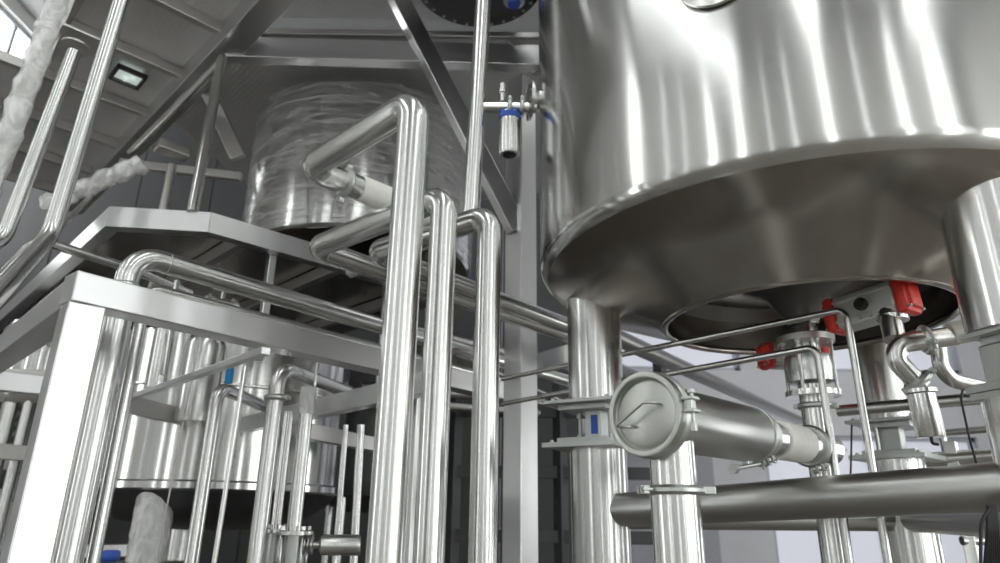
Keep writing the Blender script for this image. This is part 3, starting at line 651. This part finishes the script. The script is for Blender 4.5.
for k, an in enumerate((75, 130)):
    a = math.radians(an); x, y = lc.x + .55 * math.cos(a), lc.y + .55 * math.sin(a)
    b = nb(); tube(b, [R(x, y, FL), R(x, y, .03)], .08, seg=24); M('leg', b, STEELB, lt)
# outlets and domes at the tank's top, between deck and rail
b = nb(); q = UY(205, 352, 3.3); lathe(b, [(.10, -.35), (.10, .03), (.085, .07), (.05, .10), (0, .11)], q, seg=32); M('shell_nozzle', b, STEEL, lt)
b = nb(); q = UY(165, 340, 3.35); lathe(b, [(.055, -.25), (.055, .05), (.07, .055), (.07, .075)], q, seg=24); M('shell_nozzle', b, STEEL, lt)

# U pipes in the lower middle
def upipe(label, x, y, Y, top, r, tox, toy, toY, name='pipe', mat=None):
    p = UY(x, y, Y); tp = UY(x, top, Y); tp.x = p.x
    e = UY(tox, toy, toY); e.z = tp.z
    return pipe(name, label, [R(p.x, p.y, FL), R(p.x, Y, tp.z - E), e], r, .075, mat)
upipe('hooked pipe with blue tape, leftmost of the two arched pipes at lower centre', 207, 460, 2.75, 387, .027, 290, 392, 3.6)
u2 = upipe('arched pipe with clamp, right-hand one of two arched pipes at lower centre', 268, 460, 2.55, 367, .030, 395, 385, 3.6)
clamp(u2, R(UY(268, 460, 2.55).x, 2.55, UY(276, 398, 2.55).z - E), (0, 0, 1), .030, wing=(1, -.3, 0))
x3 = UY(281, 480, 2.7); b = nb(); tube(b, [vert_from(x3), R(x3.x, x3.y, UY(286, 412, 2.7).z - E)], .019, seg=20); u3 = M('pipe', b, STEEL, None, 'slim straight upright pipe between arched pipe and clamped pipe', 'pipe')
x4 = UY(300, 470, 2.6); b = nb(); z4 = UY(308, 412, 2.6).z - E; tube(b, [vert_from(x4), R(x4.x, x4.y, z4)], .026, seg=24); u4 = M('pipe', b, STEEL, None, 'straight upright pipe with a film-wrapped cap, right of the slim one', 'pipe')
b = nb(); raw_tube(b, [R(x4.x, x4.y, z4 - .01 + k * .015) for k in range(8)], [.030] * 8, 16); crumple(b, .003, 2); M('film_cap', b, WRAPW, u4)
# tie-rod valve sets at their feet
def valve_set(label, px, Y, ztop, r):
    p = UY(px, 540, Y); z = UY(px, ztop, Y).z - E
    root = thing('process_valve', label, 'valve', R(p.x, p.y, z - .22))
    b = nb(); lathe(b, [(r, 0), (r + .008, -.005), (r + .008, -.16), (r, -.17)], R(p.x, p.y, z - .01), seg=24); M('body', b, CAST, root)
    for k in range(4):
        a = PI / 4 + k * PI / 2; x, y = p.x + math.cos(a) * (r + .022), p.y + math.sin(a) * (r + .022)
        b = nb(); tube(b, [R(x, y, z - .2), R(x, y, z + .01)], .0055, seg=8); lathe(b, [(.01, -.005), (.01, .008)], R(x, y, z + .005), seg=6, smooth=False); M('tie_rod', b, STEEL, root)
    for zz in (z - .01, z - .19):
        b = nb(); lathe(b, [(r + .034, -.006), (r + .034, .006)], R(p.x, p.y, zz), seg=32); M('flange', b, STEELB, root)
valve_set('tie-rod valve at the foot of the slim straight pipe', 274, 2.7, 528, .024)
valve_set('tie-rod valve at the foot of the film-capped pipe', 295, 2.6, 530, .030)
m0 = UY(322, 545, 2.6); mr = Vector((1, .12, .0)).normalized()
b = nb(); lathe(b, [(.02, -.01), (.036, 0), (.036, .13), (.032, .138), (0, .14)], m0, mr, 36); mt = M('air_cylinder', b, STEELB, None, 'small horizontal steel cylinder left of the nearest tall pipe foot', 'cylinder')
b = nb()
for k in range(3): lathe(b, [(.02, -.03 - .012 * k), (.034, -.032 - .012 * k), (.034, -.036 - .012 * k), (.02, -.038 - .012 * k)], m0, mr, 20)
tube(b, [m0, m0 - mr * .06], .012, seg=14); M('coupling', b, STEELB, mt)
b = nb(); tube(b, [m0 + mr * .05 + Vector((0, 0, -.036)), Vector((m0.x + mr.x * .05, m0.y, .003))], .012, seg=12); M('stand', b, STEELB, mt)
# white rods
def rod(label, x0, y0, x1, y1, Y, r, mat=None, name='tie_rod', z0=None):
    a = UY(x0, y0, Y); c = UY(x1, y1, Y); k = (FL + E - a.z) / (c.z - a.z)
    return pipe(name, label, [a, a + (c - a) * k], r, .05, mat or STEEL, cat='rod', seg=14)
rod('thin bright rod right of the taped hooked pipe', 245, 366, 214, 563, 2.35, .0085)
b = nb(); q = UY(229, 376, 2.7); lathe(b, [(.016, -.03), (.016, .03)], q, seg=16); M('tape_roll', b, BLUET, None, 'piece of blue tape above the hooked pipe', 'tape')
rod('thin upright rod in the gap left of the nearest tall pipe', 346, 425, 337, 533, 3.2, .013)
rod('thicker upright rod just right of the thin one, left of the nearest tall pipe', 361, 425, 355, 535, 3.1, .018)
rod('thin rod rising above the film-capped pipe', 318, 362, 312, 400, 2.7, .007)
rod('hair-thin rod hanging in front of the lower tank', 200, 335, 194, 366, 3.1, .004, DARKB)

# ------------------------------------------------------------------ right hand side: bent rods, elbow line, tubes
zR1 = .69; r1 = [UZ(502, 379, zR1), UZ(846, 309, zR1)]
p = r1[1]; l1 = UY(877, 470, p.y)
pipe('bent_rod', 'upper one of two bent guard rods crossing behind the tank leg', [r1[0], p, R(p.x, p.y, FL)], .0125, .035, cat='rod', seg=18)
zR2 = .56; r2 = [UZ(502, 404, zR2), UZ(817, 347, zR2)]; p = r2[1]
pipe('bent_rod', 'lower one of two bent guard rods crossing behind the tank leg', [r2[0], p, R(p.x, p.y, FL)], .0125, .035, cat='rod', seg=18)
# product line: grey sleeve, elbow, sight cylinder
e_in = UY(985, 328, 2.02); e_a = UY(903, 345, 2.12); e_b = UY(925, 385, 2.1)
pl_ = thing('product_line', 'curved pipe with grey sleeve and clamps, under the tilted actuator', 'pipe', UY(920, 440, 2.1))
b = nb(); tube(b, [UY(955, 336, 2.05), UY(882, 346, 2.08), UY(922, 387, 2.08)], .031, .06, 28, 14); M('elbow', b, STEEL, pl_)
b = nb(); tube(b, [UY(889, 312, 2.13), UY(895, 340, 2.1)], .034, seg=26); lathe(b, [(.034, -.008), (.048, -.008), (.048, .006), (.034, .006)], UY(893, 318, 2.13), Vector((.08, 0, 1)), 28); M('neck', b, STEEL, pl_)
b = nb(); tube(b, [UY(951, 334, 2.05), UY(976, 329, 2.03)], .037, seg=28); M('sleeve', b, HOSEG, pl_, 'grey rubber sleeve')
b = nb(); tube(b, [UY(975, 329, 2.03), UY(1015, 322, 2.0)], .034, seg=26); M('tail_pipe', b, STEEL, pl_)
ax1 = UY(955, 333, 2.05) - UY(925, 339, 2.07); clamp(pl_, UY(926, 340, 2.07), ax1, .035, wing=(0, -1, -.3))
ax2 = UY(922, 387, 2.08) - UY(905, 370, 2.08); clamp(pl_, UY(918, 381, 2.08), ax2, .035, wing=(1, -.5, 0))
b = nb(); cyl = UY(921, 392, 2.08); ddn = Vector((.03, 0, -1)).normalized()
lathe(b, [(.036, -.012), (.046, -.008), (.046, .004), (.040, .008), (.040, .135), (.037, .14), (0, .14)], cyl, ddn, 36); M('air_cylinder', b, STEEL, pl_)
b = nb(); q = cyl + ddn * .14; tube(b, [q, q + Vector((0, 0, -.018)), q + Vector((.018, 0, -.02))], .005, .008, 10, 4); M('drain_spout', b, BLACK, pl_)
pipe('elbow_pipe', 'small dull elbow pipe between the sleeved line and the right leg plates', [UY(938, 340, 2.25), UY(942, 378, 2.25), UY(985, 388, 2.3)], .026, .09, STEELB)
pipe('pipe', 'dark horizontal tube behind the bent rods, at height of the right load cell', [UY(838, 411, 2.75), UY(1030, 394, 2.3)], .023, .05, STEELB)
pipe('pipe', 'dark horizontal tube just above the thick cross tube at right', [UY(915, 461, 3.3), UY(1040, 452, 3.0)], .034, .05, STEELB)
# thin frame behind
b = nb(); tube(b, [UY(946, 452, 3.6), UY(942, 433, 3.6), UY(1030, 426, 3.3)], .018, .02, 12, 4); M('pipe', b, STEELB, None, 'bent frame tube against the pale wall at far right', 'pipe')
def cable(label, pts, r, group=None): return pipe('cable', label, pts, r, .08, BLACK, cat='cable', seg=10, group=group)
cable('black cable hanging from the right load cell plate', [UY(963, 390, 2.1), UY(961, 398, 2.1), UY(970, 440, 2.1), UY(980, 475, 2.12)], .0035)
for k in range(7):
    x = 984 + k * 3.2
    pts = [UY(988 + k * 1.2, 505, 1.72), UY(988 + k * 1.6, 530, 1.72), UY(983 + k * 3.6, 590, 1.75), R(UY(990 + k * 4, 600, 1.75).x, 1.75, -1.1)]
    cable('black cable in the bundle hanging at the bottom right corner', pts, .0042, 'cables hanging at lower right')
cable('single black cable looping left of the hanging bundle', [UY(990, 508, 1.7), UY(981, 522, 1.7), UY(981, 600, 1.7)], .004)
cable('thin black cable beside the far tank leg', [UY(852, 425, 2.9), UY(851, 470, 2.9), UY(847, 520, 2.9), UY(858, 600, 2.9)], .004)
# upright tubes under cross tube at far right
b = nb(); beam(b, R(*(UY(968, 540, 3.2).x, 3.2, FL)), R(UY(962, 500, 3.2).x, 3.2, .35), .05, .05); tube(b, [UY(962, 541, 3.2), UY(1040, 540, 3.2)], .02, seg=12)
M('rack_post', b, STEELB, None, 'slim post with side bar behind the thick cross tube, lower right', 'post')

# twin header pipes behind the leg, running away to the right
for k, (lab, xa, ya, xb, yb, za, r) in enumerate([
    ('upper one of two long header pipes running right behind the outlet pipe', 600, 330, 806, 424, 3.6, .045),
    ('lower one of two long header pipes running right behind the outlet pipe', 560, 345, 800, 452, 3.9, .05)]):
    zz = UY(xb, yb, 5.2).z - E
    a = UY(xa, ya, za); c = UZ(xb, yb, a.z - E) if (a.z - E) > .1 else UY(xb, yb, 5)
    pipe('header_pipe', lab, [a + (c - a) * .03, a + (c - a) * (1.0 - .1 * k)], r * 1.15, .05, DULLP)
# plate beam right of column
b = nb(); beam(b, UY(522, 368, 4.0), UY(585, 350, 3.7), .05, .11); M('cross_beam', b, BEAM, None, 'short pale beam between square column and tank leg', 'beam')
# guard pipes crossing behind column
for k, (lab, xa, ya, xb, yb) in enumerate([('upper one of two thin dark tubes sloping down behind the column', 450, 352, 600, 418), ('lower one of two thin dark tubes sloping down behind the column', 450, 378, 600, 420)]):
    pipe('small_pipe', lab, [UY(xa, ya, 3.75), UY(xb, yb, 4.6)], .012, .05, STEELB)
for k, (yy, lab) in enumerate(((330, 'top'), (393, 'middle'), (406, 'bottom'))):
    pipe('header_pipe', lab + ' one of three dull header pipes behind the three tall pipes', [UY(360, yy - 14 if k == 0 else yy - 6, 4.4), UY(575, yy + 42 if k == 0 else yy + 10, 5.4)], .035 if k else .04, .05, DULLP)

# ------------------------------------------------------------------ background behind it all
def rack(label, cxp, Y, w, zs, zt, name='pipe_rack', dirv=DA, mat=DARKB, nv=3):
    c = UY(cxp, 450, Y); root = thing(name, label, 'rack', (c.x, c.y, 0)); d = dirv
    for k in range(nv):
        p = Vector((c.x, c.y, 0)) + d * (w * (k / (nv - 1) - .5)); b = nb(); beam(b, R(p.x, p.y, FL), R(p.x, p.y, zt), .08, .08); M('upright', b, mat, root)
    for z in zs:
        p = Vector((c.x, c.y, 0)); b = nb(); beam(b, R(p.x, p.y, z) - d * w / 2, R(p.x, p.y, z) + d * w / 2, .06, .09); M('shelf_beam', b, mat, root)
    return root
rack('dark steel rack seen in the gap between column and tank leg', 560, 5.2, 1.6, (-.5, -.15, .3, .75), 1.2, dirv=Vector((1, 0, 0)), mat=DARKEQ)
rack('pipe rack in the background behind the bright post, far left', 20, 5.0, 2.6, (-.3, .08, .30, 1.0), 1.25, dirv=DA, mat=BEAM)
# pipes lying on the left rack
lc_ = UY(20, 450, 5.0)
for k in range(6):
    z = .80 - k * .074; w = (.03, .022, .035, .026, .03, .02)[k]
    p = Vector((lc_.x, lc_.y - .1, 0)); pipe('rack_pipe', 'horizontal pipe in the stack on the far left rack', [R(p.x, p.y, z) - DA * 1.3, R(p.x, p.y, z) + DA * 1.3], w, .05, STEELB, group='pipes stacked on the far left rack', seg=14)
b = nb(); beam(b, UY(-30, 378, 3.0), UY(60, 388, 3.25), .06, .09); M('cross_beam', b, BEAM, None, 'bright horizontal beam at left edge behind the post', 'beam')
b = nb(); beam(b, UY(-30, 449, 3.6), UY(52, 456, 3.9), .06, .08); M('cross_beam', b, DARKB, None, 'duller lower horizontal beam at left edge behind the post', 'beam')
for k, (x, r, lab) in enumerate(((10, .03, 'upright pipe nearest the left edge behind the post'), (-8, .04, 'upright pipe at the very left edge'), (24, .022, 'upright pipe behind the bright post, right of the edge pipes'))):
    p = UY(x, 480, 4.2); pipe('pipe', lab, [vert_from(p), R(p.x, p.y, 1.0)], r, .05, STEELB)
p = UY(48, 360, 4.4); b = nb(); lathe(b, [(0, .60), (.24, .62), (.28, .68), (.28, 1.1), (.24, 1.16), (0, 1.18)], R(p.x, p.y, 0), seg=40); sm = M('small_tank', b, TANK, None, 'narrow bright vessel glimpsed between left rail and bright post', 'tank')
b = nb(); lathe(b, [(.281, .78), (.29, .785), (.29, .815), (.281, .82)], R(p.x, p.y, 0), seg=40, caps=False); M('band', b, DARKB, sm)
for k in range(3):
    a = k * 2.09 + .2; b = nb(); tube(b, [R(p.x + .2 * math.cos(a), p.y + .2 * math.sin(a), FL), R(p.x + .2 * math.cos(a), p.y + .2 * math.sin(a), .68)], .022, seg=12); M('leg', b, STEELB, sm)
# dark vessel between lower tank and the tall pipes
p = UY(362, 430, 5.7); b = nb(); lathe(b, [(0, 1.1), (.42, 1.1), (.42, .22), (.38, .12), (.1, .0), (0, .0)], R(p.x, p.y, 0), seg=48); dv = M('dark_vessel', b, DARKEQ, None, 'dark vessel behind the arched pipes', 'tank')
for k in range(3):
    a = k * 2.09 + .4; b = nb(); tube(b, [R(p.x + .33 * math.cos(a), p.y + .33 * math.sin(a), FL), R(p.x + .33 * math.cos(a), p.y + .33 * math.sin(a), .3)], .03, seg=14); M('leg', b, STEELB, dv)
# dark sheet added across the centre left; background shade put into its colour
def panel_wall(label, x0, x1, y, z0, z1, mat, name='partition'):
    b = nb(); n = max(1, int((x1 - x0) / .9))
    for k in range(n):
        xa = x0 + (x1 - x0) * k / n; xb = x0 + (x1 - x0) * (k + 1) / n; box(b, R((xa + xb) / 2, y, (z0 + z1) / 2), Vector((xb - xa - .012, 0, 0)), Vector((0, .05, 0)), Vector((0, 0, z1 - z0)), .004)
    return M(name, b, mat, None, label, 'partition')
panel_wall('added dark backdrop far behind the columns, shade put into its colour', -6.4, .95, 7.6, FL, 6.3, plain('shade_backdrop', (.07, .07, .075), .6))
panel_wall('pale grey door-like panel behind the drop pipe', 1.35, 2.25, 7.2, FL, .9, plain('grey_panel', (.36, .36, .40), .6))
# exposure and world
w = bpy.data.worlds.new('world'); S.world = w; w.use_nodes = True
w.node_tree.nodes['Background'].inputs[0].default_value = (.75, .8, .9, 1); w.node_tree.nodes['Background'].inputs[1].default_value = 1.0
S.view_settings.view_transform = 'Standard'; S.view_settings.look = 'None'; S.view_settings.gamma = 1; S.view_settings.use_curve_mapping = False
S.view_settings.exposure = 0.42
